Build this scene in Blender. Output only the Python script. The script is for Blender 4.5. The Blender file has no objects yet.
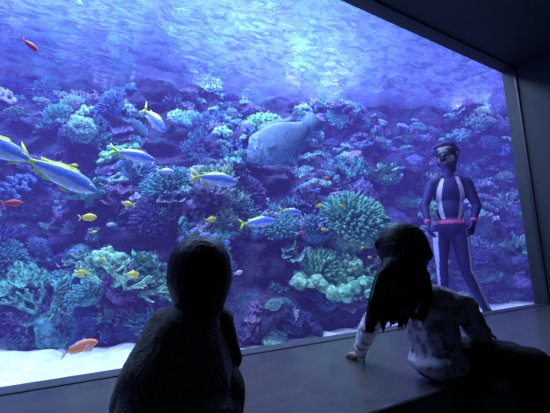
import bpy, bmesh, math, random
from mathutils import Vector, Matrix, noise, Quaternion
random.seed(7)
S=bpy.context.scene
COL=S.collection
S.view_settings.view_transform='Standard'
V=Vector

# ------------------------------------------------------------------ helpers
def link(o,parent=None):
    COL.objects.link(o)
    if parent: o.parent=parent
    return o
def empty(name,parent=None):
    e=bpy.data.objects.new(name,None); e.empty_display_size=.1
    return link(e,parent)
def mesh_obj(name,me,parent=None,mats=()):
    for m in mats: me.materials.append(m)
    return link(bpy.data.objects.new(name,me),parent)
def smooth(me):
    me.polygons.foreach_set('use_smooth',[True]*len(me.polygons)); me.update()
def bm_obj(name,bm,parent=None,mats=(),sm=True):
    me=bpy.data.meshes.new(name); bmesh.ops.recalc_face_normals(bm,faces=bm.faces); bm.to_mesh(me); bm.free()
    if sm: smooth(me)
    return mesh_obj(name,me,parent,mats)
def box(name,a,b,mat,parent=None,bev=0):
    bm=bmesh.new(); bmesh.ops.create_cube(bm,size=1)
    a=V(a);b=V(b)
    for v in bm.verts:
        v.co=V([(a[i]+b[i])/2+v.co[i]*(b[i]-a[i]) for i in range(3)])
    if bev: bmesh.ops.bevel(bm,geom=list(bm.edges),offset=bev,segments=3,affect='EDGES',profile=.5)
    return bm_obj(name,bm,parent,[mat],False)

def newmat(name):
    m=bpy.data.materials.new(name); m.use_nodes=True
    nt=m.node_tree; nt.nodes.clear()
    out=nt.nodes.new('ShaderNodeOutputMaterial')
    return m,nt,out
def N(nt,t,**k):
    n=nt.nodes.new(t)
    for a,b in k.items(): setattr(n,a,b)
    return n
def simple(name,col,rough=.6,col2=None,scale=20,bump=0,bscale=None,spec=.5,detail=4,sheen=0,lo=.4,hi=.6):
    m,nt,out=newmat(name)
    p=N(nt,'ShaderNodeBsdfPrincipled'); nt.links.new(p.outputs[0],out.inputs[0])
    p.inputs['Roughness'].default_value=rough
    p.inputs['Specular IOR Level'].default_value=spec
    if sheen: p.inputs['Sheen Weight'].default_value=sheen
    tc=N(nt,'ShaderNodeTexCoord')
    nz=N(nt,'ShaderNodeTexNoise'); nz.inputs['Scale'].default_value=scale; nz.inputs['Detail'].default_value=detail
    nt.links.new(tc.outputs['Object'],nz.inputs['Vector'])
    r=N(nt,'ShaderNodeValToRGB'); c2=col2 or tuple(c*.8 for c in col)
    r.color_ramp.elements[0].position=lo; r.color_ramp.elements[1].position=hi
    r.color_ramp.elements[0].color=(*c2,1); r.color_ramp.elements[1].color=(*col,1)
    nt.links.new(nz.outputs[0],r.inputs[0]); nt.links.new(r.outputs[0],p.inputs['Base Color'])
    if bump:
        b=N(nt,'ShaderNodeBump'); b.inputs['Strength'].default_value=bump; b.inputs['Distance'].default_value=.02
        n2=N(nt,'ShaderNodeTexNoise'); n2.inputs['Scale'].default_value=bscale or scale; n2.inputs['Detail'].default_value=5
        nt.links.new(tc.outputs['Object'],n2.inputs['Vector']); nt.links.new(n2.outputs[0],b.inputs['Height']); nt.links.new(b.outputs[0],p.inputs['Normal'])
    return m

def cone_part(bm,p0,r0,p1,r1,seg=14):
    """closed round-ended tapered limb segment"""
    p0=V(p0);p1=V(p1); ax=p1-p0; L=ax.length
    if L<1e-6: ax=V((0,0,1)); L=1e-4
    q=ax.to_track_quat('Z','Y')
    rings=[]; k=4
    prof=[]
    for i in range(1,k+1):
        a=-math.pi/2+i*(math.pi/2)/k; prof.append((r0*math.cos(a),r0*math.sin(a)))
    for i in range(0,k):
        a=i*(math.pi/2)/k; prof.append((r1*math.cos(a),L+r1*math.sin(a)))
    for r,h in prof:
        rings.append([bm.verts.new(p0+q@V((r*math.cos(2*math.pi*j/seg),r*math.sin(2*math.pi*j/seg),h))) for j in range(seg)])
    a=bm.verts.new(p0+q@V((0,0,-r0))); b=bm.verts.new(p0+q@V((0,0,L+r1)))
    for i in range(len(rings)-1):
        for j in range(seg):
            bm.faces.new((rings[i][j],rings[i][(j+1)%seg],rings[i+1][(j+1)%seg],rings[i+1][j]))
    for j in range(seg):
        bm.faces.new((a,rings[0][(j+1)%seg],rings[0][j])); bm.faces.new((b,rings[-1][j],rings[-1][(j+1)%seg]))
def ell_part(bm,c,r,rot=None,seg=24):
    m=Matrix.Translation(V(c))@((rot.to_matrix().to_4x4()) if rot else Matrix())@Matrix.Diagonal((r[0],r[1],r[2],1))
    bmesh.ops.create_uvsphere(bm,u_segments=seg,v_segments=seg//2+2,radius=1,matrix=m)
def body(name,parts,voxel,mats,parent=None,colfn=None,sm=4,disp=None):
    """fuse limb segments into one continuous skin"""
    bm=bmesh.new()
    for p in parts:
        if p[0]=='c':
            pts=p[1]
            for (a,ra),(b,rb) in zip(pts[:-1],pts[1:]): cone_part(bm,a,ra,b,rb)
        else: ell_part(bm,p[1],p[2],p[3] if len(p)>3 else None)
    me=bpy.data.meshes.new(name); bm.to_mesh(me); bm.free()
    o=bpy.data.objects.new(name,me); COL.objects.link(o)
    r=o.modifiers.new('fuse','REMESH'); r.mode='VOXEL'; r.voxel_size=voxel
    s=o.modifiers.new('sm','SMOOTH'); s.iterations=sm; s.factor=.5
    dg=bpy.context.evaluated_depsgraph_get(); dg.update()
    me2=bpy.data.meshes.new_from_object(o.evaluated_get(dg))
    o.modifiers.clear(); o.data=me2; me2.name=name; bpy.data.meshes.remove(me)
    if disp:
        ns=[v.normal.copy() for v in me2.vertices]
        for v,n in zip(me2.vertices,ns): v.co+=n*disp(v.co)
    me2.materials.clear()
    for m in mats: me2.materials.append(m)
    if colfn:
        for p in me2.polygons: p.material_index=colfn(p.center,p.normal)
    smooth(me2)
    if parent: o.parent=parent
    return o
def lerp(a,b,t): return V(a)*(1-t)+V(b)*t
def pw(x,pts):
    if x<=pts[0][0]: return pts[0][1]
    for (a,va),(b,vb) in zip(pts[:-1],pts[1:]):
        if x<=b:
            t=(x-a)/(b-a); t=t*t*(3-2*t); return va+(vb-va)*t
    return pts[-1][1]

# ------------------------------------------------------------------ camera
cam=bpy.data.cameras.new('camera'); co=bpy.data.objects.new('camera',cam); COL.objects.link(co)
cam.sensor_width=36; cam.lens=351/550*36; cam.clip_start=.02
cx=V((.8670,-.4976,-.0258)).normalized(); cz=V((-.4948,-.8534,-.1632)).normalized(); cy=cz.cross(cx).normalized(); cx=cy.cross(cz)
M=Matrix((cx,cy,cz)).transposed().to_4x4(); co.matrix_world=M
S.camera=co

# ------------------------------------------------------------------ room materials
m_wall=simple('wall_paint',(.022,.022,.032),.7,scale=6,bump=.1,bscale=60)
m_soff=simple('soffit_paint',(.028,.028,.036),.6,scale=4)
m_floor=simple('floor_carpet',(.02,.02,.025),.9,scale=80,bump=.3)
m_ledge=simple('ledge_stone',(.085,.075,.078),.24,col2=(.068,.06,.063),scale=8)
m_trim=simple('trim_metal',(.02,.02,.03),.4,scale=10)
ZB=-.47; ZT=2.115; XR=4.19; ZF=-.92; YG=1.8; LF=.90
box('floor',(-2.6,-3.1,ZF-.1),(XR+.1,YG,ZF),m_floor)
box('ceiling',(-2.6,-3.1,ZT),(XR+.1,YG,ZT+.12),m_soff)
box('wall_left',(-2.7,-3.1,ZF),(-2.6,YG,ZT),m_wall)
box('wall_right',(XR,-3.1,ZF),(XR+.1,YG,ZT),m_wall)
box('wall_back',(-2.6,-3.2,ZF),(XR,-3.1,ZT),m_wall)
box('wall_above_window',(-4,YG,ZT),(9,YG+.12,4.2),m_wall)
box('wall_beside_window',(XR,YG,-1),(9,YG+.12,ZT),m_wall)
box('wall_below_window',(-4,YG,-1),(9,YG+.12,ZB),m_wall)
box('wall_beside_window.001',(-4,YG,ZB),(-2.6,YG+.12,ZT),m_wall)
lg=empty('window_ledge')
box('ledge_slab',(-2.6,LF,ZB-.09),(XR,YG-.01,ZB),m_ledge,lg,.012)
box('ledge_plinth',(-2.6,LF+.05,ZF),(XR,YG-.01,ZB-.09),m_trim,lg)
box('trim_1',(-2.6,YG-.02,ZT-.02),(XR,YG,ZT),m_trim)
box('trim_2',(XR-.02,YG-.02,ZB),(XR,YG,ZT-.02),m_trim)
box('baseboard_right',(XR-.015,-3.1,ZF),(XR,LF+.05,ZF+.1),m_trim)
box('ceiling_beam',(-2.6,.62,ZT-.05),(XR,.82,ZT),m_soff,None,.01)

# window glass
m,nt,out=newmat('acrylic'); tr=N(nt,'ShaderNodeBsdfTransparent'); tr.inputs[0].default_value=(.97,.98,1,1)
gl=N(nt,'ShaderNodeBsdfGlossy'); gl.inputs['Roughness'].default_value=.02
fr=N(nt,'ShaderNodeFresnel'); fr.inputs[0].default_value=1.25
mx=N(nt,'ShaderNodeMixShader'); nt.links.new(fr.outputs[0],mx.inputs[0]); nt.links.new(tr.outputs[0],mx.inputs[1]); nt.links.new(gl.outputs[0],mx.inputs[2]); nt.links.new(mx.outputs[0],out.inputs[0])
bm=bmesh.new(); vs=[bm.verts.new(c) for c in ((-2.6,YG+.02,ZB),(XR,YG+.02,ZB),(XR,YG+.02,ZT),(-2.6,YG+.02,ZT))]; bm.faces.new(vs)
bm_obj('window_1',bm,None,[m],False)

# ------------------------------------------------------------------ tank
ZS=2.92   # water surface
SB=-.62   # sand level
m_tank=simple('tank_wall_paint',(.03,.05,.16),.8,scale=3)
box('wall_tank_left',(-4.1,YG+.12,-1),(-4,7.6,4.2),m_tank)
box('wall_tank_right',(9,YG+.12,-1),(9.1,7.6,4.2),m_tank)
box('wall_tank_back',(-4,7.5,-1),(9,7.6,4.2),m_tank)
# the reef (rock, corals and the sand it stands in) is one display
reef=empty('coral_reef')
m_sand=simple('sand',(.92,.90,.82),.9,col2=(.72,.72,.68),scale=9,bump=.5,bscale=45)
bm=bmesh.new(); gx,gy=150,60; g=[]
for j in range(gy+1):
    row=[]
    for i in range(gx+1):
        x=-3.98+12.96*i/gx; y=YG+.13+(5-YG)*j/gy
        row.append(bm.verts.new((x,y,SB+.05*noise.fractal(V((x*1.2,y*1.2,0)),1,2,3)+.012*math.sin(x*23+5*noise.noise(V((x,y,3)))))))
    g.append(row)
for j in range(gy):
    for i in range(gx): bm.faces.new((g[j][i],g[j][i+1],g[j+1][i+1],g[j+1][i]))
bm_obj('sand_bed',bm,reef,[m_sand])

F0=[(-4,4.5),(-.5,3.95),(.58,3.2),(1.5,2.62),(2.6,2.75),(3.6,3.0),(5,2.9),(6.5,2.6),(9,2.2)]
F1=[(-4,6.9),(-1,6.3),(1.7,5.5),(4,4.8),(6.4,3.9),(9,2.9)]
def reef_p(x,z):
    zn=max(0,min(1,(z-SB)/(ZS-SB)))
    h=.6*zn+.4*zn**1.8
    y=pw(x,F0)*(1-h)+pw(x,F1)*h
    p=V((x,y,z))
    a=noise.fractal(p*.8,1,2,3)*.55
    d=noise.voronoi(p*1.5)[0]; b=(.5-d[0])*.55
    d2=noise.voronoi(p*4.6+V((3,1,2)))[0]; c=(.5-d2[0])*.18
    e=noise.fractal(p*7,1,2,4)*.07
    fade=min(1,.35+zn*3)
    return V((x+.1*noise.noise(p*3),y-(a+b)*fade-c-e,z+.14*noise.noise(p*2.3+V((9,9,9)))))
def reefmat(name,cols,random_obj,bscale=30,bump=.6,rnd=.45):
    m,nt,out=newmat(name)
    p=N(nt,'ShaderNodeBsdfPrincipled'); nt.links.new(p.outputs[0],out.inputs[0]); p.inputs['Roughness'].default_value=.8; p.inputs['Specular IOR Level'].default_value=.15
    tc=N(nt,'ShaderNodeTexCoord')
    r=N(nt,'ShaderNodeValToRGB')
    el=r.color_ramp.elements
    n=len(cols)
    while len(el)<n: el.new(.5)
    for i,c in enumerate(cols):
        el[i].position=(i/n if random_obj else .28+.44*i/max(1,n-1)); el[i].color=(*c,1)
    if random_obj:
        r.color_ramp.interpolation='CONSTANT'
        oi=N(nt,'ShaderNodeObjectInfo')
        nl=N(nt,'ShaderNodeTexNoise'); nl.inputs['Scale'].default_value=1.1; nl.inputs['Detail'].default_value=1; nt.links.new(oi.outputs['Location'],nl.inputs['Vector'])
        a=N(nt,'ShaderNodeMapRange'); a.inputs[1].default_value=.3; a.inputs[2].default_value=.7; a.inputs[3].default_value=0; a.inputs[4].default_value=1-rnd; nt.links.new(nl.outputs[0],a.inputs[0])
        b=N(nt,'ShaderNodeMath',operation='MULTIPLY_ADD'); nt.links.new(oi.outputs['Random'],b.inputs[0]); b.inputs[1].default_value=rnd; nt.links.new(a.outputs[0],b.inputs[2])
        nt.links.new(b.outputs[0],r.inputs[0])
    else:
        nz=N(nt,'ShaderNodeTexNoise'); nz.inputs['Scale'].default_value=1.8; nz.inputs['Detail'].default_value=8; nz.inputs['Roughness'].default_value=.7
        nt.links.new(tc.outputs['Object'],nz.inputs['Vector']); nt.links.new(nz.outputs[0],r.inputs[0])
    n2=N(nt,'ShaderNodeTexNoise'); n2.inputs['Scale'].default_value=bscale; n2.inputs['Detail'].default_value=5; n2.inputs['Roughness'].default_value=.65
    nt.links.new(tc.outputs['Object'],n2.inputs['Vector'])
    mr=N(nt,'ShaderNodeMapRange'); mr.inputs[1].default_value=.35; mr.inputs[2].default_value=.65; mr.inputs[3].default_value=.25; mr.inputs[4].default_value=1.4
    nt.links.new(n2.outputs[0],mr.inputs[0])
    mm=N(nt,'ShaderNodeVectorMath',operation='SCALE'); nt.links.new(r.outputs[0],mm.inputs[0]); nt.links.new(mr.outputs[0],mm.inputs['Scale'])
    nt.links.new(mm.outputs[0],p.inputs['Base Color'])
    b=N(nt,'ShaderNodeBump'); b.inputs['Strength'].default_value=bump; b.inputs['Distance'].default_value=.03
    nt.links.new(n2.outputs[0],b.inputs['Height']); nt.links.new(b.outputs[0],p.inputs['Normal'])
    return m
m_rock=reefmat('reef_rock',[(.008,.010,.025),(.025,.025,.06),(.055,.04,.09),(.035,.08,.12),(.08,.09,.14)],False,24)
bm=bmesh.new(); gx,gz=420,170; g=[]
for j in range(gz+1):
    z=SB-.25+(ZS+.35-SB+.25)*j/gz
    g.append([bm.verts.new(reef_p(-3.85+12.7*i/gx,z)) for i in range(gx+1)])
for j in range(gz):
    for i in range(gx): bm.faces.new((g[j][i],g[j][i+1],g[j+1][i+1],g[j+1][i]))
bm_obj('reef_rock',bm,reef,[m_rock])

# --- coral prototypes (meshes)
def thin(bm,p0,r0,p1,r1,seg=5):
    p0=V(p0);p1=V(p1);q=(p1-p0).to_track_quat('Z','Y')
    A=[bm.verts.new(p0+q@V((r0*math.cos(2*math.pi*j/seg),r0*math.sin(2*math.pi*j/seg),0))) for j in range(seg)]
    B=[bm.verts.new(p1+q@V((r1*math.cos(2*math.pi*j/seg),r1*math.sin(2*math.pi*j/seg),0))) for j in range(seg)]
    t=bm.verts.new(p1+q@V((0,0,r1)))
    for j in range(seg):
        bm.faces.new((A[j],A[(j+1)%seg],B[(j+1)%seg],B[j])); bm.faces.new((t,B[j],B[(j+1)%seg]))
def to_me(bm,name,mat):
    bmesh.ops.recalc_face_normals(bm,faces=bm.faces)
    me=bpy.data.meshes.new(name); bm.to_mesh(me); bm.free(); smooth(me); me.materials.append(mat); return me
def staghorn(seed,mat):
    R=random.Random(seed); bm=bmesh.new()
    def br(p,d,l,r,n):
        e=p+d*l; thin(bm,p,r,e,r*.75)
        if n==0: return
        for k in range(R.choice((2,3,3))):
            nd=(d+V((R.uniform(-1,1),R.uniform(-1,1),R.uniform(-.3,.9)))*.75).normalized()
            br(lerp(p,e,R.uniform(.6,1)),nd,l*R.uniform(.65,.9),r*.75,n-1)
    for k in range(7):
        a=k*.9; br(V((0,0,0)),V((math.cos(a)*.8,math.sin(a)*.8,R.uniform(.4,1))).normalized(),.36,.055,3)
    return to_me(bm,'staghorn',mat)
def fingers(seed,mat,n=170):
    R=random.Random(seed); bm=bmesh.new()
    ell_part(bm,(0,0,.1),(.5,.5,.4),None,16)
    for i in range(n):
        zz=(i+.5)/n; a=i*2.39996; rr=math.sqrt(1-zz*zz)
        d=V((rr*math.cos(a),rr*math.sin(a),zz)); p=V((d.x*.48,d.y*.48,.1+d.z*.38))
        e=p+(d+V((R.uniform(-.5,.5),R.uniform(-.5,.5),.2))*.6).normalized()*R.uniform(.14,.28)
        thin(bm,p,.04,e,.03)
    return to_me(bm,'finger_coral',mat)
def brain(seed,mat):
    bm=bmesh.new(); bmesh.ops.create_icosphere(bm,subdivisions=5,radius=.6)
    for v in bm.verts:
        d=v.co.normalized(); o=V((seed,0,0))
        f=1+.25*noise.noise(d*1.6+o)+.07*math.sin(14*noise.noise(d*2.4+o)*2)
        v.co=V((d.x*f*.6,d.y*f*.6,d.z*f*.42+.1))
    return to_me(bm,'brain_coral',mat)
def lobes(seed,mat):
    R=random.Random(seed); bm=bmesh.new()
    for i in range(46):
        a=R.uniform(0,6.28); r=math.sqrt(R.random())*.55; s=R.uniform(.06,.13)
        m=Matrix.Translation((r*math.cos(a),r*math.sin(a),.35*(1-r*r*2.2)+R.uniform(-.05,.08)))@Matrix.Diagonal((s,s,s*R.uniform(.8,1.8),1))
        bmesh.ops.create_icosphere(bm,subdivisions=2,radius=1,matrix=m)
    for v in bm.verts: v.co+=V((noise.noise(v.co*9),noise.noise(v.co*9+V((5,5,5))),noise.noise(v.co*9+V((9,2,5)))))*.05
    return to_me(bm,'lobe_coral',mat)
def plate(seed,mat,tiers=3):
    R=random.Random(seed); bm=bmesh.new()
    thin(bm,(0,0,-.2),.18,(0,0,.3),.1,10)
    for t in range(tiers):
        c=V((R.uniform(-.2,.2),R.uniform(-.2,.2),.08+.16*t)); rad=R.uniform(.38,.6)*(1-.12*t); ph=R.uniform(0,6)
        nr,na=7,40; top=[];bot=[]
        for i in range(nr+1):
            q=i/nr; rt=[];rb=[]
            for j in range(na):
                a=2*math.pi*j/na
                rr=q*rad*(1+.18*math.sin(3*a+ph)+.08*math.sin(9*a+ph*2))
                z=.16*q**2+.05*q*math.sin(7*a+ph)+.02*noise.noise(V((a*4,q*9,seed)))
                rt.append(bm.verts.new(c+V((rr*math.cos(a),rr*math.sin(a),z+.02*(1-q*.7)))))
                rb.append(bm.verts.new(c+V((rr*math.cos(a),rr*math.sin(a),z-.03*(1-q*.9)))))
            top.append(rt);bot.append(rb)
        for i in range(nr):
            for j in range(na):
                k=(j+1)%na
                bm.faces.new((top[i][j],top[i][k],top[i+1][k],top[i+1][j])); bm.faces.new((bot[i][k],bot[i][j],bot[i+1][j],bot[i+1][k]))
        for j in range(na):
            k=(j+1)%na; bm.faces.new((top[nr][j],top[nr][k],bot[nr][k],bot[nr][j]))
        for k in range(60):
            a=R.uniform(0,6.28);q=math.sqrt(R.random())*.95
            rr=q*rad*(1+.18*math.sin(3*a+ph)); z=.16*q*q+.05*q*math.sin(7*a+ph)
            p=c+V((rr*math.cos(a),rr*math.sin(a),z)); thin(bm,p,.022,p+V((R.uniform(-.02,.02),R.uniform(-.02,.02),R.uniform(.03,.07))),.014,4)
    return to_me(bm,'plate_coral',mat)
def fan(seed,mat):
    R=random.Random(seed); bm=bmesh.new()
    def br(p,a,l,r,n):
        e=p+V((math.sin(a)*l,R.uniform(-.02,.02),math.cos(a)*l)); thin(bm,p,r,e,r*.7,4)
        if n:
            for s in (-1,0,1):
                if s==0 and R.random()<.4: continue
                br(e,a+s*R.uniform(.3,.6),l*R.uniform(.7,.9),r*.7,n-1)
    br(V((0,0,-.1)),0,.28,.04,5)
    return to_me(bm,'sea_fan',mat)
pal_mix=[(.12,.12,.34),(.26,.17,.36),(.06,.08,.24),(.32,.28,.5),(.10,.32,.34),(.14,.13,.3),(.10,.26,.36),(.28,.52,.44),(.20,.13,.26),(.08,.16,.34),(.13,.42,.38),(.05,.06,.16),(.34,.58,.40),(.16,.28,.46),(.36,.26,.42),(.17,.46,.40)]
pal_green=[(.24,.62,.34),(.36,.72,.40),(.16,.48,.33),(.30,.64,.42)]
pal_pale=[(.40,.48,.6),(.36,.64,.58),(.50,.48,.62),(.25,.42,.5)]
mm=reefmat('coral_mixed',pal_mix,True,9); mg=reefmat('coral_green',pal_green,True,9); mp=reefmat('coral_pale',pal_pale,True,9)
kinds={'staghorn_coral':[staghorn(i,mm) for i in (1,2,3)]+[staghorn(4,mp)],
 'finger_coral':[fingers(5,mm),fingers(6,mm),fingers(8,mm)],
 'brain_coral':[brain(i,mm) for i in (1,2,3)],
 'lobe_coral':[lobes(i,mm) for i in (1,2,3)]+[lobes(9,mp)],
 'plate_coral':[plate(i,mm) for i in (1,2,3)]+[plate(7,mp)],
 'sea_fan':[fan(i,mm) for i in (1,2)]}
green={'finger_coral':fingers(11,mg,300),'lobe_coral':lobes(12,mg),'staghorn_coral':staghorn(13,mg),'plate_coral':plate(14,mg,4)}
par={k:empty(k+'_colony',reef) for k in kinds}
cnt=0
def put(kind,me,x,z,s,out=.0,tilt=.5):
    global cnt
    p=reef_p(x,z); e=.03
    n=(reef_p(x+e,z)-reef_p(x-e,z)).cross(reef_p(x,z+e)-reef_p(x,z-e)).normalized()
    if n.y>0: n=-n
    d=(V((0,0,1))*(1-tilt)+n*tilt+V((random.uniform(-.2,.2),random.uniform(-.2,.2),0))).normalized()
    q=d.to_track_quat('Z','Y')@Quaternion((0,0,1),random.uniform(0,6.28))
    o=bpy.data.objects.new('%s_piece_%d'%(kind,cnt),me); cnt+=1
    o.parent=par[kind]; o.location=p+n*out-d*s*.1; o.rotation_mode='QUATERNION'; o.rotation_quaternion=q
    o.scale=(s*random.uniform(.75,1.3),s*random.uniform(.75,1.3),s*random.uniform(.6,1.2))
    COL.objects.link(o)
ks=['staghorn_coral']*5+['finger_coral']*3+['brain_coral']*2+['lobe_coral']*6+['plate_coral']*6+['sea_fan']*1
i=0
while i<2500:
    x=random.uniform(-2.4,8.4); z=SB+(random.random()**1.1)*(ZS-SB-.05)
    if noise.noise(V((x*1.6,z*1.6,5)))<-.22: continue
    i+=1
    k=ks[int(abs(noise.noise(V((x*1.3,z*1.3,8)))*60+random.uniform(0,9)))%len(ks)] if random.random()<.6 else random.choice(ks)
    me=random.choice(kinds[k])
    s=random.choice((.07,.09,.11,.13,.16,.2,.24,.3))
    put(k,me,x,z,s)
for (k,x,z,s) in (('finger_coral',2.75,.50,.50),('finger_coral',2.5,.22,.42),('finger_coral',3.2,.42,.36),('finger_coral',3.35,.18,.34),('finger_coral',3.0,.15,.33),('finger_coral',2.95,.62,.3),
    ('lobe_coral',1.95,-.30,.5),('lobe_coral',2.35,-.28,.5),('finger_coral',2.15,-.10,.4),('plate_coral',2.65,-.30,.45),('lobe_coral',2.5,-.1,.4),
    ('plate_coral',-.4,-.25,.5),('staghorn_coral',-.15,-.35,.4),('finger_coral',-.65,-.3,.35),('staghorn_coral',.35,-.15,.4),('plate_coral',.55,-.2,.4),('staghorn_coral',.15,0.05,.3),('finger_coral',.75,-.25,.3),('lobe_coral',.3,.05,.4),
    ('staghorn_coral',1.1,.1,.32),('plate_coral',.2,.7,.35),('finger_coral',2.3,1.9,.4),('lobe_coral',.4,1.5,.4),('plate_coral',3.9,1.1,.4),('finger_coral',4.6,.6,.35),('staghorn_coral',5.6,.1,.4)):
    put(k,green[k],x,z,s,.05,.4)

# water
wat=empty('aquarium_water')
m,nt,out=newmat('water_surface')
tc=N(nt,'ShaderNodeTexCoord'); mp_=N(nt,'ShaderNodeMapping'); mp_.inputs['Scale'].default_value=(2.4,4.4,1); nt.links.new(tc.outputs['Object'],mp_.inputs[0])
nz=N(nt,'ShaderNodeTexNoise'); nz.inputs['Scale'].default_value=2.0; nz.inputs['Detail'].default_value=3; nz.inputs['Distortion'].default_value=1.0; nt.links.new(mp_.outputs[0],nz.inputs[0])
bp=N(nt,'ShaderNodeBump'); bp.inputs['Strength'].default_value=.6; bp.inputs['Distance'].default_value=.04; nt.links.new(nz.outputs[0],bp.inputs['Height'])
tr=N(nt,'ShaderNodeBsdfTransparent'); tl=N(nt,'ShaderNodeBsdfTranslucent'); tl.inputs[0].default_value=(.3,.42,1,1)
gl=N(nt,'ShaderNodeBsdfGlossy'); gl.inputs['Roughness'].default_value=.08; gl.inputs[0].default_value=(.95,.97,1,1)
nt.links.new(bp.outputs[0],gl.inputs['Normal']); nt.links.new(bp.outputs[0],tl.inputs['Normal'])
m1=N(nt,'ShaderNodeMixShader'); m1.inputs[0].default_value=.06; nt.links.new(gl.outputs[0],m1.inputs[1]); nt.links.new(tl.outputs[0],m1.inputs[2])
mr=N(nt,'ShaderNodeMapRange'); mr.inputs[1].default_value=.42; mr.inputs[2].default_value=.66; mr.inputs[3].default_value=.12; mr.inputs[4].default_value=.65; nt.links.new(nz.outputs[0],mr.inputs[0])
m2=N(nt,'ShaderNodeMixShader'); nt.links.new(mr.outputs[0],m2.inputs[0]); nt.links.new(m1.outputs[0],m2.inputs[1]); nt.links.new(tr.outputs[0],m2.inputs[2]); nt.links.new(m2.outputs[0],out.inputs[0])
bm=bmesh.new(); gx,gy=260,130; g=[]
for j in range(gy+1):
    row=[]
    for i in range(gx+1):
        x=-3.98+12.96*i/gx; y=YG+.13+(7.48-YG-.13)*j/gy
        row.append(bm.verts.new((x,y,ZS+.03*noise.noise(V((x*1.5,y*3.5,0)))+.02*noise.noise(V((x*4,y*8,4))))))
    g.append(row)
for j in range(gy):
    for i in range(gx): bm.faces.new((g[j][i],g[j][i+1],g[j+1][i+1],g[j+1][i]))
bm_obj('water_surface',bm,wat,[m])
m,nt,out=newmat('tank_water_haze_glow'); 
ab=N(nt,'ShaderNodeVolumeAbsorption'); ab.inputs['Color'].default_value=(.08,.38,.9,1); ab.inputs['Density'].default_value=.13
em=N(nt,'ShaderNodeEmission'); em.inputs[0].default_value=(.17,.13,1,1); em.inputs[1].default_value=.088  # blue-violet glow put into the water in place of scattered light haze
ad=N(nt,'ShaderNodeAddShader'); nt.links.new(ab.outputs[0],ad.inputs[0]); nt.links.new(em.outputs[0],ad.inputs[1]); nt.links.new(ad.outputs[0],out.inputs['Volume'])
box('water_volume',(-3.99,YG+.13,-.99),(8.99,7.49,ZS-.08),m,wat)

def area(name,loc,sx,sy,w,col,rot=(0,0,0)):
    l=bpy.data.lights.new(name,'AREA'); l.shape='RECTANGLE'; l.size=sx;l.size_y=sy;l.energy=w;l.color=col
    o=bpy.data.objects.new(name,l); o.location=loc; o.rotation_euler=rot; COL.objects.link(o); return o
area('tank_light',(-.8,3.7,3.9),2.6,1.0,720,(.48,.70,1))
area('tank_light.001',(2.6,3.7,3.9),2.2,.9,740,(.52,.72,1))
area('tank_light.002',(5.6,3.0,3.9),2.4,.7,260,(.55,.48,1))
area('tank_light.003',(-.3,2.5,3.9),3.4,.5,620,(.80,.90,1))
box('ceiling_tank',(-4.1,YG,4.2),(9.1,7.6,4.3),m_tank)
area('room_fill_light',(.6,-1.6,ZT-.06),.5,.5,.3,(.75,.8,1))  # dim fill added behind the camera to lift the children's backs
rl=empty('added_fill_fixture'); box('housing',(.32,-1.88,ZT-.04),(.88,-1.32,ZT),m_trim,rl,.01)  # unseen casing, added to go with the fill light
w=bpy.data.worlds.new('world'); S.world=w; w.use_nodes=True; w.node_tree.nodes['Background'].inputs[0].default_value=(.004,.005,.012,1)

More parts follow.
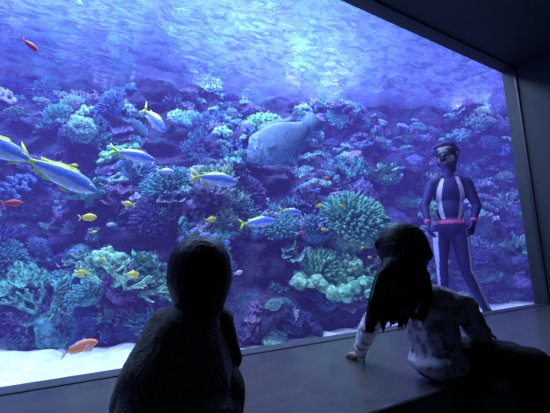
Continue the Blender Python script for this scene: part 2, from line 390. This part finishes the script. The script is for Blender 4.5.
# ------------------------------------------------------------------ fish
m_eye=simple('fish_eye',(.01,.01,.01),.2); m_eyew=simple('fish_iris',(.8,.8,.75),.3)
def fish(name,tail,head,hr,wr,cols,prof=None,fork=.5,colfn=None,hump=0,fins=1,up=(0,0,1)):
    tail=V(tail);head=V(head);L=(head-tail).length
    prof=prof or [(0,.02),(.06,.42),(.16,.8),(.32,1),(.5,.9),(.68,.52),(.79,.22),(.84,.17)]
    bm=bmesh.new(); seg=44; ns=60; rings=[]; TE=prof[-1][0]
    def P(t):
        for (a,va),(b,vb) in zip(prof[:-1],prof[1:]):
            if t<=b: k=(t-a)/(b-a); return va+(vb-va)*(k*(2-k) if a==0 else k)
        return prof[-1][1]
    def PS(t):   # smoothed profile
        return P(t) if t<.04 else (P(t-.03)+P(min(TE,t))+P(min(TE,t+.03)))/3
    for i in range(ns+1):
        t=TE*i/ns; h=PS(t)*hr/2; wd=PS(t)*wr/2
        if t<.12: wd=min(wd*1.15,h)
        ring=[]
        for j in range(seg):
            a=2*math.pi*j/seg; zz=math.sin(a)*h
            if zz>0: zz*=1+hump*math.exp(-((t-.13)/.09)**2)
            ring.append(bm.verts.new((-t,math.cos(a)*wd,zz)))
        rings.append(ring)
    for i in range(ns):
        for j in range(seg): bm.faces.new((rings[i][j],rings[i][(j+1)%seg],rings[i+1][(j+1)%seg],rings[i+1][j])).material_index=0
    bm.faces.new(rings[0]); bm.faces.new(rings[-1])
    def fin(pts,mi,th=.006):
        a=[bm.verts.new((p[0],th,p[1])) for p in pts]; b=[bm.verts.new((p[0],-th,p[1])) for p in pts]
        f=bm.faces.new(a);f.material_index=mi; f=bm.faces.new(b[::-1]);f.material_index=mi
        for k in range(len(pts)):
            q=(k+1)%len(pts); f=bm.faces.new((a[k],a[q],b[q],b[k])); f.material_index=mi
    h8=prof[-1][1]*hr/2; T=TE-.02
    if fork>0:
        fin([(-T,h8),(-.90,hr*.34),(-1.0,hr*fork),(-.975,hr*fork*.72),(-.905,0),(-T,0)],1)
        fin([(-T,-h8),(-T,0),(-.905,0),(-.975,-hr*fork*.72),(-1.0,-hr*fork),(-.90,-hr*.34)],1)
    else:
        fin([(-T,h8),(-.88,h8*1.45),(-.96,h8*1.9),(-1,h8*1.5),(-1.02,0),(-1.0,-h8*1.5),(-.96,-h8*1.9),(-.88,-h8*1.45),(-T,-h8)],1)
    if fins:
        top=[(-.26,P(.26)*hr*.47)]+[(-(.3+.05*k),P(.3+.05*k)*hr*.5+hr*(.09 if k%2 else .075)) for k in range(8)]+[(-.74,P(.7)*hr*.5+hr*.13),(-.72,P(.72)*hr*.42)]+[(-.6,P(.6)*hr*.4),(-.45,P(.45)*hr*.45)]
        fin(top,2)
        fin([(-.48,-P(.48)*hr*.46),(-.56,-P(.56)*hr*.5-hr*.1),(-.66,-P(.66)*hr*.5-hr*.11),(-.74,-P(.7)*hr*.5-hr*.12),(-.73,-P(.73)*hr*.42),(-.6,-P(.6)*hr*.42)],2)
        fin([(-.28,-P(.28)*hr*.46),(-.34,-hr*.62),(-.42,-hr*.55),(-.36,-P(.36)*hr*.44)],2)
    for s in (1,-1):
        y=s*P(.24)*wr*.5
        pts=[(-.23,.01),(-.30,.04),(-.37,.01),(-.36,-.04),(-.28,-.04)]
        a=[bm.verts.new((p[0],y+s*(.01+abs(p[0]+.23)*.15),p[1]*min(hr,.36)*3)) for p in pts]; f=bm.faces.new(a); f.material_index=0 if len(cols)>3 else 2
    bmesh.ops.recalc_face_normals(bm,faces=bm.faces)
    if colfn:
        for f in bm.faces:
            if f.material_index==0 and len(f.verts)==4:
                c=f.calc_center_median(); f.material_index=colfn(-c.x,c.z/(hr/2))
    for s in (1,-1):
        for r,mi,off in ((.020*min(1.2,hr/.25+.2),4,0),(.012*min(1.2,hr/.25+.2),3,.012)):
            k=len(bm.faces); ex=.09 if hr<.45 else .15
            bmesh.ops.create_uvsphere(bm,u_segments=10,v_segments=8,radius=r,matrix=Matrix.Translation((-ex,s*(P(ex)*wr*.46+off),hr*.10)))
            bm.faces.ensure_lookup_table()
            for f in bm.faces[k:]: f.material_index=mi
    me=bpy.data.meshes.new(name)
    for c in (cols[0],cols[1],cols[2],m_eye,m_eyew,cols[3] if len(cols)>3 else cols[0]): me.materials.append(c)
    bm.to_mesh(me); bm.free(); smooth(me)
    o=bpy.data.objects.new(name,me)
    x=(head-tail).normalized(); y=V(up).cross(x).normalized(); z=x.cross(y)
    M=Matrix((x,y,z)).transposed().to_4x4(); M=Matrix.Translation(head)@M@Matrix.Scale(L,4); o.matrix_world=M
    COL.objects.link(o); return o
m_fb=simple('fusilier_blue',(.16,.32,.95),.35,scale=30); m_fy=simple('fusilier_yellow',(.70,.95,.02),.45,scale=20); m_fs=simple('fusilier_silver',(.60,.72,1.0),.3,scale=20)
m_or=simple('fish_orange',(.9,.25,.08),.5); m_ye=simple('fish_yellow',(.95,.8,.03),.5); m_re=simple('fish_red',(.6,.05,.05),.5); m_wh=simple('fish_pale',(.6,.65,.75),.5)
def fus(t,h):
    if t>.76: return 1
    if t>.30 and h>.80-1.25*(t-.30): return 1
    return 5 if h<-.2 else 0
def FU(t,h): return fish('yellowback_fusilier',t,h,.27,.15,[m_fb,m_fy,m_fy,m_fs],colfn=fus,fork=.62)
FU((-.28,2.1,.585),(.10,2.1,.415)); FU((-.57,2.1,.69),(-.21,2.1,.554)); FU((.20,2.9,.915),(.55,2.86,.855))
FU((.45,2.98,1.35),(.60,2.78,1.09)); FU((.72,2.5,.67),(1.115,2.5,.65)); FU((1.27,2.85,.36),(1.60,2.75,.40)); FU((1.72,2.9,.52),(1.96,2.85,.50))
# humphead wrasse with scaly skin
m,nt,out=newmat('wrasse_scales'); p=N(nt,'ShaderNodeBsdfPrincipled'); p.inputs['Roughness'].default_value=.6; p.inputs['Specular IOR Level'].default_value=.2; nt.links.new(p.outputs[0],out.inputs[0])
tc=N(nt,'ShaderNodeTexCoord'); mpp=N(nt,'ShaderNodeMapping'); mpp.inputs['Scale'].default_value=(1,.3,1.3); nt.links.new(tc.outputs['Object'],mpp.inputs[0])
vo=N(nt,'ShaderNodeTexVoronoi'); vo.inputs['Scale'].default_value=30; vo.inputs['Randomness'].default_value=.35; nt.links.new(mpp.outputs[0],vo.inputs['Vector'])
r=N(nt,'ShaderNodeValToRGB'); r.color_ramp.elements[0].position=.2; r.color_ramp.elements[0].color=(.28,.46,.62,1); r.color_ramp.elements[1].position=.75; r.color_ramp.elements[1].color=(.13,.23,.38,1)
nt.links.new(vo.outputs['Distance'],r.inputs[0]); nt.links.new(r.outputs[0],p.inputs['Base Color'])
m_na=m; m_nf=simple('wrasse_fin',(.16,.28,.46),.6,scale=9,spec=.2); m_nb=simple('wrasse_face',(.30,.48,.62),.6,col2=(.13,.22,.36),scale=22,lo=.44,hi=.56,spec=.2)
fish('humphead_wrasse',(2.17,2.80,1.50),(1.53,3.15,1.08),.52,.2,[m_na,m_nf,m_nf,m_nb],prof=[(0,.12),(.05,.36),(.11,.58),(.22,.88),(.36,1),(.52,.90),(.66,.64),(.77,.36),(.82,.30)],fork=0,hump=.32,colfn=lambda t,h:5 if t<.25 else 0)
def sm(name,c,L,mat,dx=1,dz=0,hr=.42,m2=None):
    c=V(c); d=V((dx,random.uniform(-.2,.2),dz)).normalized()*L/2
    fish(name,c-d,c+d,hr,.18,[mat,m2 or mat,m2 or mat])
sm('red_fish',(-.33,2.7,1.52),.13,m_re,.8,-.6,.30)
sm('yellow_damselfish',(.09,3.0,.39),.13,m_ye,1,.1); sm('yellow_damselfish',(.39,3.1,.53),.10,m_ye,-1,.1)
sm('yellow_damselfish',(1.03,2.9,.40),.11,m_ye,1,.2); sm('yellow_damselfish',(.41,2.95,-.05),.12,m_ye,1,.1); sm('yellow_damselfish',(.08,3.0,-.02),.09,m_ye,-1,0)
sm('red_fish',(-.37,2.9,.455),.13,m_re,1,.1,.35); sm('orange_anthias',(.07,2.4,-.44),.20,m_or,1,.25,.32,m_wh)
sm('red_fish',(1.9,2.75,.27),.09,m_re,-.5,.8); sm('orange_anthias',(2.25,2.8,.87),.10,m_or,1,0); sm('pale_chromis',(.70,3.2,.87),.16,m_wh,1,0,.35)
for i in range(14):
    x=random.uniform(-.3,2.6); sm('pale_chromis',(x,pw(x,F0)-.4+random.uniform(-.1,.1),random.uniform(-.1,.9)),random.uniform(.05,.08),random.choice((m_wh,m_ye,m_fb)),random.choice((-1,1)),random.uniform(-.3,.3),.38)

# ------------------------------------------------------------------ people
m_skin=simple('skin',(.36,.22,.17),.55,scale=8); m_hair=simple('black_hair',(.003,.003,.004),.5,scale=60,spec=.12); m_lip=simple('lips',(.4,.14,.13),.5)
m_ew=simple('eye_white',(.8,.8,.8),.2)
m_dark=simple('dark_shirt',(.012,.012,.018),.85,scale=40,bump=.2,bscale=90,spec=.2)
m_trou=simple('dark_trousers',(.008,.008,.012),.85,scale=40,bump=.2,bscale=80,spec=.2)
m_fleece=simple('sherpa_fleece',(.15,.145,.155),.95,col2=(.08,.08,.085),scale=90,bump=.5,bscale=160,spec=.1)
m_sock=simple('sock',(.1,.1,.12),.9)

def head(parent,c,f,r,up=V((0,0,1)),mat=None):
    c=V(c); f=V(f).normalized(); s=up.cross(f).normalized(); u=f.cross(s)
    R=Matrix((s,f,u)).transposed()
    Q=R.to_quaternion()
    L=lambda x,y,z: c+R@V((x*r,y*r,z*r))
    mat=mat or m_skin
    P=[('e',L(0,-.08,.22),(.76*r,.86*r,.78*r),Q),('e',L(0,.12,-.25),(.6*r,.62*r,.66*r),Q),('c',[(L(0,.45,-.78),.18*r),(L(0,.5,-.72),.17*r)]),
       ('c',[(L(-.32,.3,-.45),.3*r),(L(.32,.3,-.45),.3*r)]),
       ('c',[(L(0,.72,.05),.06*r),(L(0,.86,-.2),.11*r)]),('c',[(L(-.08,.78,-.24),.08*r),(L(.08,.78,-.24),.08*r)]),
       ('c',[(L(0,-.05,-.4),.36*r),(L(0,-.12,-1.25),.36*r)])]
    for k in (-1,1):
        P.append(('e',L(k*.76,-.02,-.05),(.09*r,.17*r,.27*r),Q))
        P.append(('c',[(L(k*.14,.74,.12),.07*r),(L(k*.48,.62,.12),.07*r)]))
    body('head',P,r*.035,[mat],parent,sm=3)
    bm=bmesh.new()
    for k in (-1,1): ell_part(bm,L(k*.3,.68,-.02),(.12*r,.07*r,.075*r),Q,12)
    bm_obj('eyes',bm,parent,[m_ew]); bm=bmesh.new()
    for k in (-1,1): ell_part(bm,L(k*.3,.735,-.02),(.055*r,.03*r,.055*r),Q,10)
    bm_obj('pupils',bm,parent,[m_hair]); bm=bmesh.new()
    ell_part(bm,L(0,.73,-.5),(.2*r,.07*r,.045*r),Q,12); ell_part(bm,L(0,.72,-.56),(.17*r,.07*r,.05*r),Q,12)
    bm_obj('mouth',bm,parent,[m_lip])
    return L,R,Q

def hand(parent,wrist,d,up,L,thumb=1,curl=.35,mat=None,name='hand'):
    w=V(wrist); d=V(d).normalized(); s=d.cross(V(up)).normalized()*thumb; u=V(up)-d*V(up).dot(d); u.normalize()
    G=lambda a,b,c: w+d*a*L+s*b*L+u*c*L
    P=[('c',[(G(-.15,0,0),.15*L),(G(.05,0,0),.14*L)])]
    for b in (-.16,-.055,.05,.155): P.append(('c',[(G(.03,b*.7,0),.10*L),(G(.45,b,.03),.075*L)]))
    for b,l in ((-.17,.38),(-.06,.48),(.055,.52),(.165,.45)):
        p=G(.46,b,.03); a=.15; pts=[(p,.058*L)]
        for k,seg in enumerate((.42,.32,.26)):
            a+=curl*(1 if k else .4); p=p+(d*math.cos(a)-u*math.sin(a)+s*b*.6).normalized()*l*seg*L; pts.append((p,(.054-.006*k)*L))
        P.append(('c',pts))
    P.append(('c',[(G(.1,.12,0),.085*L),(G(.27,.29,-.03),.068*L),(G(.42,.38,-.07),.058*L),(G(.52,.41,-.1),.048*L)]))
    body(name,P,L*.022,[mat or m_skin],parent,sm=2)

# ---- boy (kneeling on the ledge, back to us)
boy=empty('boy')
hc=V((.338,1.05,-.012)); L,R,Q=head(boy,hc,(.12,1,0),.098)
def hn(p): return .0012*noise.noise(V((p.x*110,p.y*110,p.z*8)))+.0008*noise.noise(V((p.x*260,p.y*260,p.z*16)))
P=[('e',L(0,-.08,.14),(.093,.098,.092),Q)]
R_=random.Random(3)
for i in range(60):
    a=math.pi*(-.12+1.24*i/59)
    x=math.cos(a);y=-math.sin(a)
    P.append(('c',[(L(x*.80,y*.84-.08,.1),.016),(L(x*.85,y*.86-.1,-.3),.013),(L(x*.74,y*.80-.1,-.72),.011),(L(x*.58+R_.uniform(-.05,.05),y*.74-.1,-1.0-R_.uniform(0,.2)),.006)]))
for i in range(13):
    x=-.62+1.24*i/12; P.append(('c',[(L(x*.8,.52-.2*x*x,.55),.016),(L(x,.70-.28*x*x,.38),.012),(L(x,.76-.28*x*x,.2),.006)]))
body('hair',P,.0032,[m_hair],boy,sm=10,disp=hn)
P=[('c',[((.33,1.04,-.36),.12),((.32,1.05,-.25),.105),((.32,1.05,-.19),.09)]),
   ('c',[((.245,1.05,-.165),.055),((.40,1.05,-.165),.048)]),('c',[((.335,1.05,-.15),.06),((.337,1.05,-.105),.05)]),
   ('e',(.30,1.03,-.38),(.165,.13,.08)),('c',[((.26,1.03,-.17),.06),((.20,1.03,-.30),.075),((.195,1.03,-.40),.085)]),
   ('c',[((.235,1.05,-.18),.052),((.175,1.03,-.285),.056),((.165,1.08,-.36),.058)])]
def fl(p): return .0012*noise.noise(p*110)+.0025*noise.noise(V((p.x*14,p.y*14,p.z*26)))+.001*noise.noise(p*200)
body('fleece_jacket',P,.0045,[m_fleece],boy,sm=14,disp=fl)
P=[('c',[((.395,1.05,-.168),.050),((.435,1.06,-.28),.043),((.43,1.16,-.37),.032),((.405,1.22,-.385),.025)]),('e',(.40,1.04,-.36),(.07,.1,.09))]
body('sleeve',P,.005,[m_dark],boy,sm=6,disp=lambda p:.002*noise.noise(p*30))
P=[('c',[((.17,1.07,-.35),.04),((.20,1.16,-.375),.033),((.235,1.21,-.385),.026)])]
body('sleeve_left',P,.005,[m_fleece],boy,sm=4)
hand(boy,(.245,1.225,-.375),(.25,1,-.25),(0,.2,1),.10,1); hand(boy,(.40,1.235,-.375),(-.15,1,-.25),(0,.2,1),.10,-1,name='hand_right')
P=[('c',[((.28,1.02,-.385),.075),((.25,1.17,-.395),.062),((.23,1.29,-.415),.046),((.25,1.14,-.432),.035),((.27,1.0,-.435),.03)]),
   ('c',[((.39,1.02,-.385),.075),((.40,1.17,-.395),.062),((.41,1.29,-.415),.046),((.39,1.14,-.432),.035),((.38,1.0,-.435),.03)])]
body('trousers',P,.006,[m_trou],boy,sm=3)
P=[('c',[((.27,1.0,-.44),.028),((.275,.94,-.445),.022)]),('c',[((.38,1.0,-.44),.028),((.375,.94,-.445),.022)])]
body('socks',P,.005,[m_sock],boy)

# ---- girl (sitting on the ledge edge, leaning on her left arm)
girl=empty('girl')
hc=V((1.168,1.0,.045)); L,R,Q=head(girl,hc,(-.35,1,-.08),.110)
P=[('e',L(0,-.08,.14),(.098,.104,.100),Q)]
R_=random.Random(5)
# long hair swept over her left shoulder, draped on the outside of the jacket
for rad,n,dep in ((.86,56,0),(.66,36,.022)):
    for i in range(n):
        a=math.pi*(-.15+1.3*i/(n-1)); x=math.cos(a); y=-math.sin(a)
        f=max(0,min(1,(1-x)/2))          # 0 = her left side, 1 = her right side
        back=V((-.64,-.77,0))*(.018-dep)
        mid=lerp((1.04,1.005,-.055),(1.195,.915,-.055),f)+back
        low=lerp((.975,.985,-.14),(1.165,.885,-.13),f)+back
        end=lerp((.945,.985,-.235),(1.11,.875,-.20),f)+back+V((R_.uniform(-.014,.014),0,R_.uniform(-.022,.022)))
        P.append(('c',[(L(x*rad*.92,y*rad*.95-.08,.15),.014),(L(x*rad*.97,y*rad-.10,-.30),.015),
            (mid,.015),(low,.014),(end,.004)]))
for i in range(13):
    x=-.62+1.24*i/12; P.append(('c',[(L(x*.8,.50-.2*x*x,.50),.016),(L(x,.68-.28*x*x,.34),.012),(L(x,.76-.28*x*x,.15),.005)]))
body('long_hair',P,.0034,[m_hair],girl,sm=7,disp=hn)
m,nt,out=newmat('print_jacket'); p=N(nt,'ShaderNodeBsdfPrincipled'); p.inputs['Roughness'].default_value=.8; nt.links.new(p.outputs[0],out.inputs[0])
tc=N(nt,'ShaderNodeTexCoord'); vo=N(nt,'ShaderNodeTexNoise'); vo.inputs['Scale'].default_value=30; vo.inputs['Detail'].default_value=1; nt.links.new(tc.outputs['Object'],vo.inputs['Vector'])
r=N(nt,'ShaderNodeValToRGB'); r.color_ramp.elements[0].position=.38; r.color_ramp.elements[0].color=(.24,.21,.28,1); r.color_ramp.elements[1].position=.47; r.color_ramp.elements[1].color=(.60,.58,.66,1)
nt.links.new(vo.outputs[0],r.inputs[0]); nt.links.new(r.outputs[0],p.inputs['Base Color']); m_jack=m
b=N(nt,'ShaderNodeBump'); b.inputs['Strength'].default_value=.4; b.inputs['Distance'].default_value=.02; n2=N(nt,'ShaderNodeTexNoise'); n2.inputs['Scale'].default_value=22; nt.links.new(tc.outputs['Object'],n2.inputs[0]); nt.links.new(n2.outputs[0],b.inputs['Height']); nt.links.new(b.outputs[0],p.inputs['Normal'])
P=[('c',[((1.29,.965,-.37),.098),((1.27,.96,-.28),.10),((1.24,.955,-.20),.09),((1.21,.97,-.13),.055),((1.19,.98,-.085),.045)]),
   ('c',[((1.135,1.04,-.155),.052),((1.24,.96,-.155),.07),((1.355,.875,-.185),.055)]),
   ('c',[((1.135,1.04,-.155),.054),((1.135,1.15,-.25),.044),((1.15,1.21,-.31),.040),((1.205,1.31,-.405),.033)]),
   ('c',[((1.355,.875,-.185),.054),((1.43,.87,-.29),.045),((1.49,.90,-.31),.04),((1.53,.93,-.30),.033)]),
   ('e',(1.30,.96,-.39),(.135,.115,.06))]
def jk(p): return .005*noise.noise(V((p.x*18,p.y*18,p.z*38)))+.0015*noise.noise(p*70)
body('jacket',P,.0055,[m_jack],girl,sm=6,disp=jk)
hand(girl,(1.22,1.335,-.435),(.25,1,-.18),(.05,.15,1),.125,1,.25)
hand(girl,(1.545,.94,-.30),(.8,.2,-.35),(.3,0,1),.12,1,.4,name='hand_right')
P=[('c',[((1.28,.985,-.395),.075),((1.45,.93,-.385),.07),((1.60,.845,-.395),.056),((1.615,.815,-.50),.05),((1.62,.80,-.62),.045),((1.62,.81,-.78),.036)]),
   ('c',[((1.32,.93,-.395),.075),((1.45,.84,-.39),.07),((1.56,.745,-.395),.056),((1.575,.72,-.50),.05),((1.58,.71,-.62),.045),((1.58,.72,-.78),.036)])]
body('trousers',P,.006,[m_trou],girl,sm=8,disp=lambda p:.002*noise.noise(p*25))
P=[]
for x,y in ((1.62,.81),(1.58,.72)): P+= [('c',[((x,y,-.80),.034),((x+.005,y-.005,-.855),.036),((x+.07,y-.03,-.872),.034),((x+.12,y-.05,-.88),.028)])]
body('shoes',P,.005,[m_dark],girl)

# ---- diver
diver=empty('diver')
m_navy=simple('wetsuit_navy',(.03,.018,.11),.6,scale=20,spec=.15); m_white=simple('wetsuit_white',(.55,.48,.70),.5,scale=20); m_mag=simple('wetsuit_magenta',(.55,.04,.20),.5,scale=20)
m_mask=simple('mask_glass',(.05,.08,.2),.25); m_blk=simple('mask_rubber',(.012,.012,.03),.7,spec=.1)
fd=V((-.93,-.37,0)).normalized()
shL=V((3.28,2.32,.79)); shR=V((3.49,2.07,.77)); hpL=V((3.28,2.27,.30)); hpR=V((3.39,2.14,.30))
neck=V((3.385,2.2,.92)); pel=V((3.335,2.2,.33)); che=V((3.385,2.2,.70)); wai=V((3.36,2.2,.50))
kL=V((3.25,2.28,-.03)); fL=V((3.30,2.33,-.42)); kR=V((3.40,2.12,-.10)); fR=V((3.58,2.07,-.50))
elL=V((3.11,2.31,.55)); hdL=V((3.02,2.22,.36)); elR=V((3.52,2.01,.53)); hdR=V((3.38,1.985,.36))
toL=(shL-shR).normalized()
QT=Matrix((toL,toL.cross(V((0,0,1))),V((0,0,1)))).transposed().to_quaternion()
P=[('e',che,(.165,.115,.17),QT),('e',wai,(.128,.095,.16),QT),('e',pel,(.15,.11,.12),QT),('c',[(shL,.062),(lerp(shL,neck,.6)+V((0,0,-.04)),.07)]),('c',[(shR,.062),(lerp(shR,neck,.6)+V((0,0,-.04)),.07)]),
   ('c',[(che+V((0,0,.1)),.08),(neck,.058),(neck+V((0,0,.08)),.056)]),
   ('c',[(shL,.062),(elL,.045),(hdL,.031)]),('c',[(shR,.062),(elR,.045),(hdR,.031)]),
   ('c',[(hpL,.092),(lerp(hpL,kL,.5),.082),(kL,.058),(lerp(kL,fL,.3),.06),(fL,.038)]),('c',[(hpR,.092),(lerp(hpR,kR,.5),.082),(kR,.058),(lerp(kR,fR,.3),.06),(fR,.038)])]
def dcol(c,n):
    def seg(a,b,c):
        ab=b-a; t=max(0,min(1,(c-a).dot(ab)/ab.length_squared)); return (c-(a+ab*t)).length,t
    darm=min(seg(shL,elL,c)[0],seg(elL,hdL,c)[0],seg(shR,elR,c)[0],seg(elR,hdR,c)[0])
    if c.z<.28:
        side=1 if min(seg(hpL,kL,c)[0],seg(kL,fL,c)[0])<min(seg(hpR,kR,c)[0],seg(kR,fR,c)[0]) else -1
        v=n.dot(toL)*side
        return 1 if (.45<v<.92) else 0
    if .36<c.z<.40: return 2
    l=(c-che).dot(toL)
    if darm<.072 and (abs(l)>.15 or c.z<.6): return 0
    k=(c.z-.41)/.41
    if .41<c.z<.84 and .055+.03*math.sin(k*3.1)<abs(l)<.085+.05*math.sin(k*3.1): return 1
    return 0
body('wetsuit_body',P,.008,[m_navy,m_white,m_mag],diver,dcol,sm=4)
L,R,Q=head(diver,(3.41,2.2,1.115),(-.97,-.25,-.05),.138)
P=[('e',L(0,-.14,.2),(.80*.138,.9*.138,.86*.138),Q),('c',[(L(0,-.2,-.3),.09),(L(0,-.15,-1.1),.07)]),('c',[(L(-.6,-.1,-.1),.035),(L(-.45,.1,-.75),.035),(L(0,.35,-.95),.03)]),('c',[(L(.6,-.1,-.1),.035),(L(.45,.1,-.75),.035),(L(0,.35,-.95),.03)]),('c',[(L(-.55,.35,.6),.03),(L(0,.6,.62),.03),(L(.55,.35,.6),.03)])]
body('neoprene_hood',P,.006,[m_navy],diver,sm=4)
P=[('c',[(L(-.5,.68,.2),.012),(L(.5,.68,.2),.012),(L(.5,.7,-.15),.012),(L(.12,.98,-.3),.012),(L(-.12,.98,-.3),.012),(L(-.5,.7,-.15),.012),(L(-.5,.68,.2),.012)]),
   ('c',[(L(-.5,.68,.05),.01),(L(-.86,-.1,.1),.01),(L(-.6,-.93,.15),.01),(L(0,-1.06,.15),.01),(L(.6,-.93,.15),.01),(L(.86,-.1,.1),.01),(L(.5,.68,.05),.01)]),
   ('c',[(L(0,.85,-.52),.022),(L(0,1.0,-.55),.03)])]
body('mask_frame',P,.004,[m_blk],diver,sm=1)
bm=bmesh.new(); ell_part(bm,L(0,.80,.03),(.06,.02,.026),Q,14); bm_obj('mask_lens',bm,diver,[m_mask])
hand(diver,hdL,(hdL-elL).normalized(),(-.5,.8,0),.18,1,.35,m_navy); hand(diver,hdR,(hdR-elR).normalized(),(.3,-.9,.1),.18,-1,.35,m_navy,name='hand_right')
for nm,f,k in (('left',fL,kL),('right',fR,kR)):
    d=(f-k).normalized(); d2=(d*.2+fd).normalized()
    body('boot_'+nm,[('c',[(f,.042),(f+d*.03,.045),(f+d*.03+d2*.09,.04),(f+d*.03+d2*.17,.028)])],.006,[m_blk],diver,sm=3)
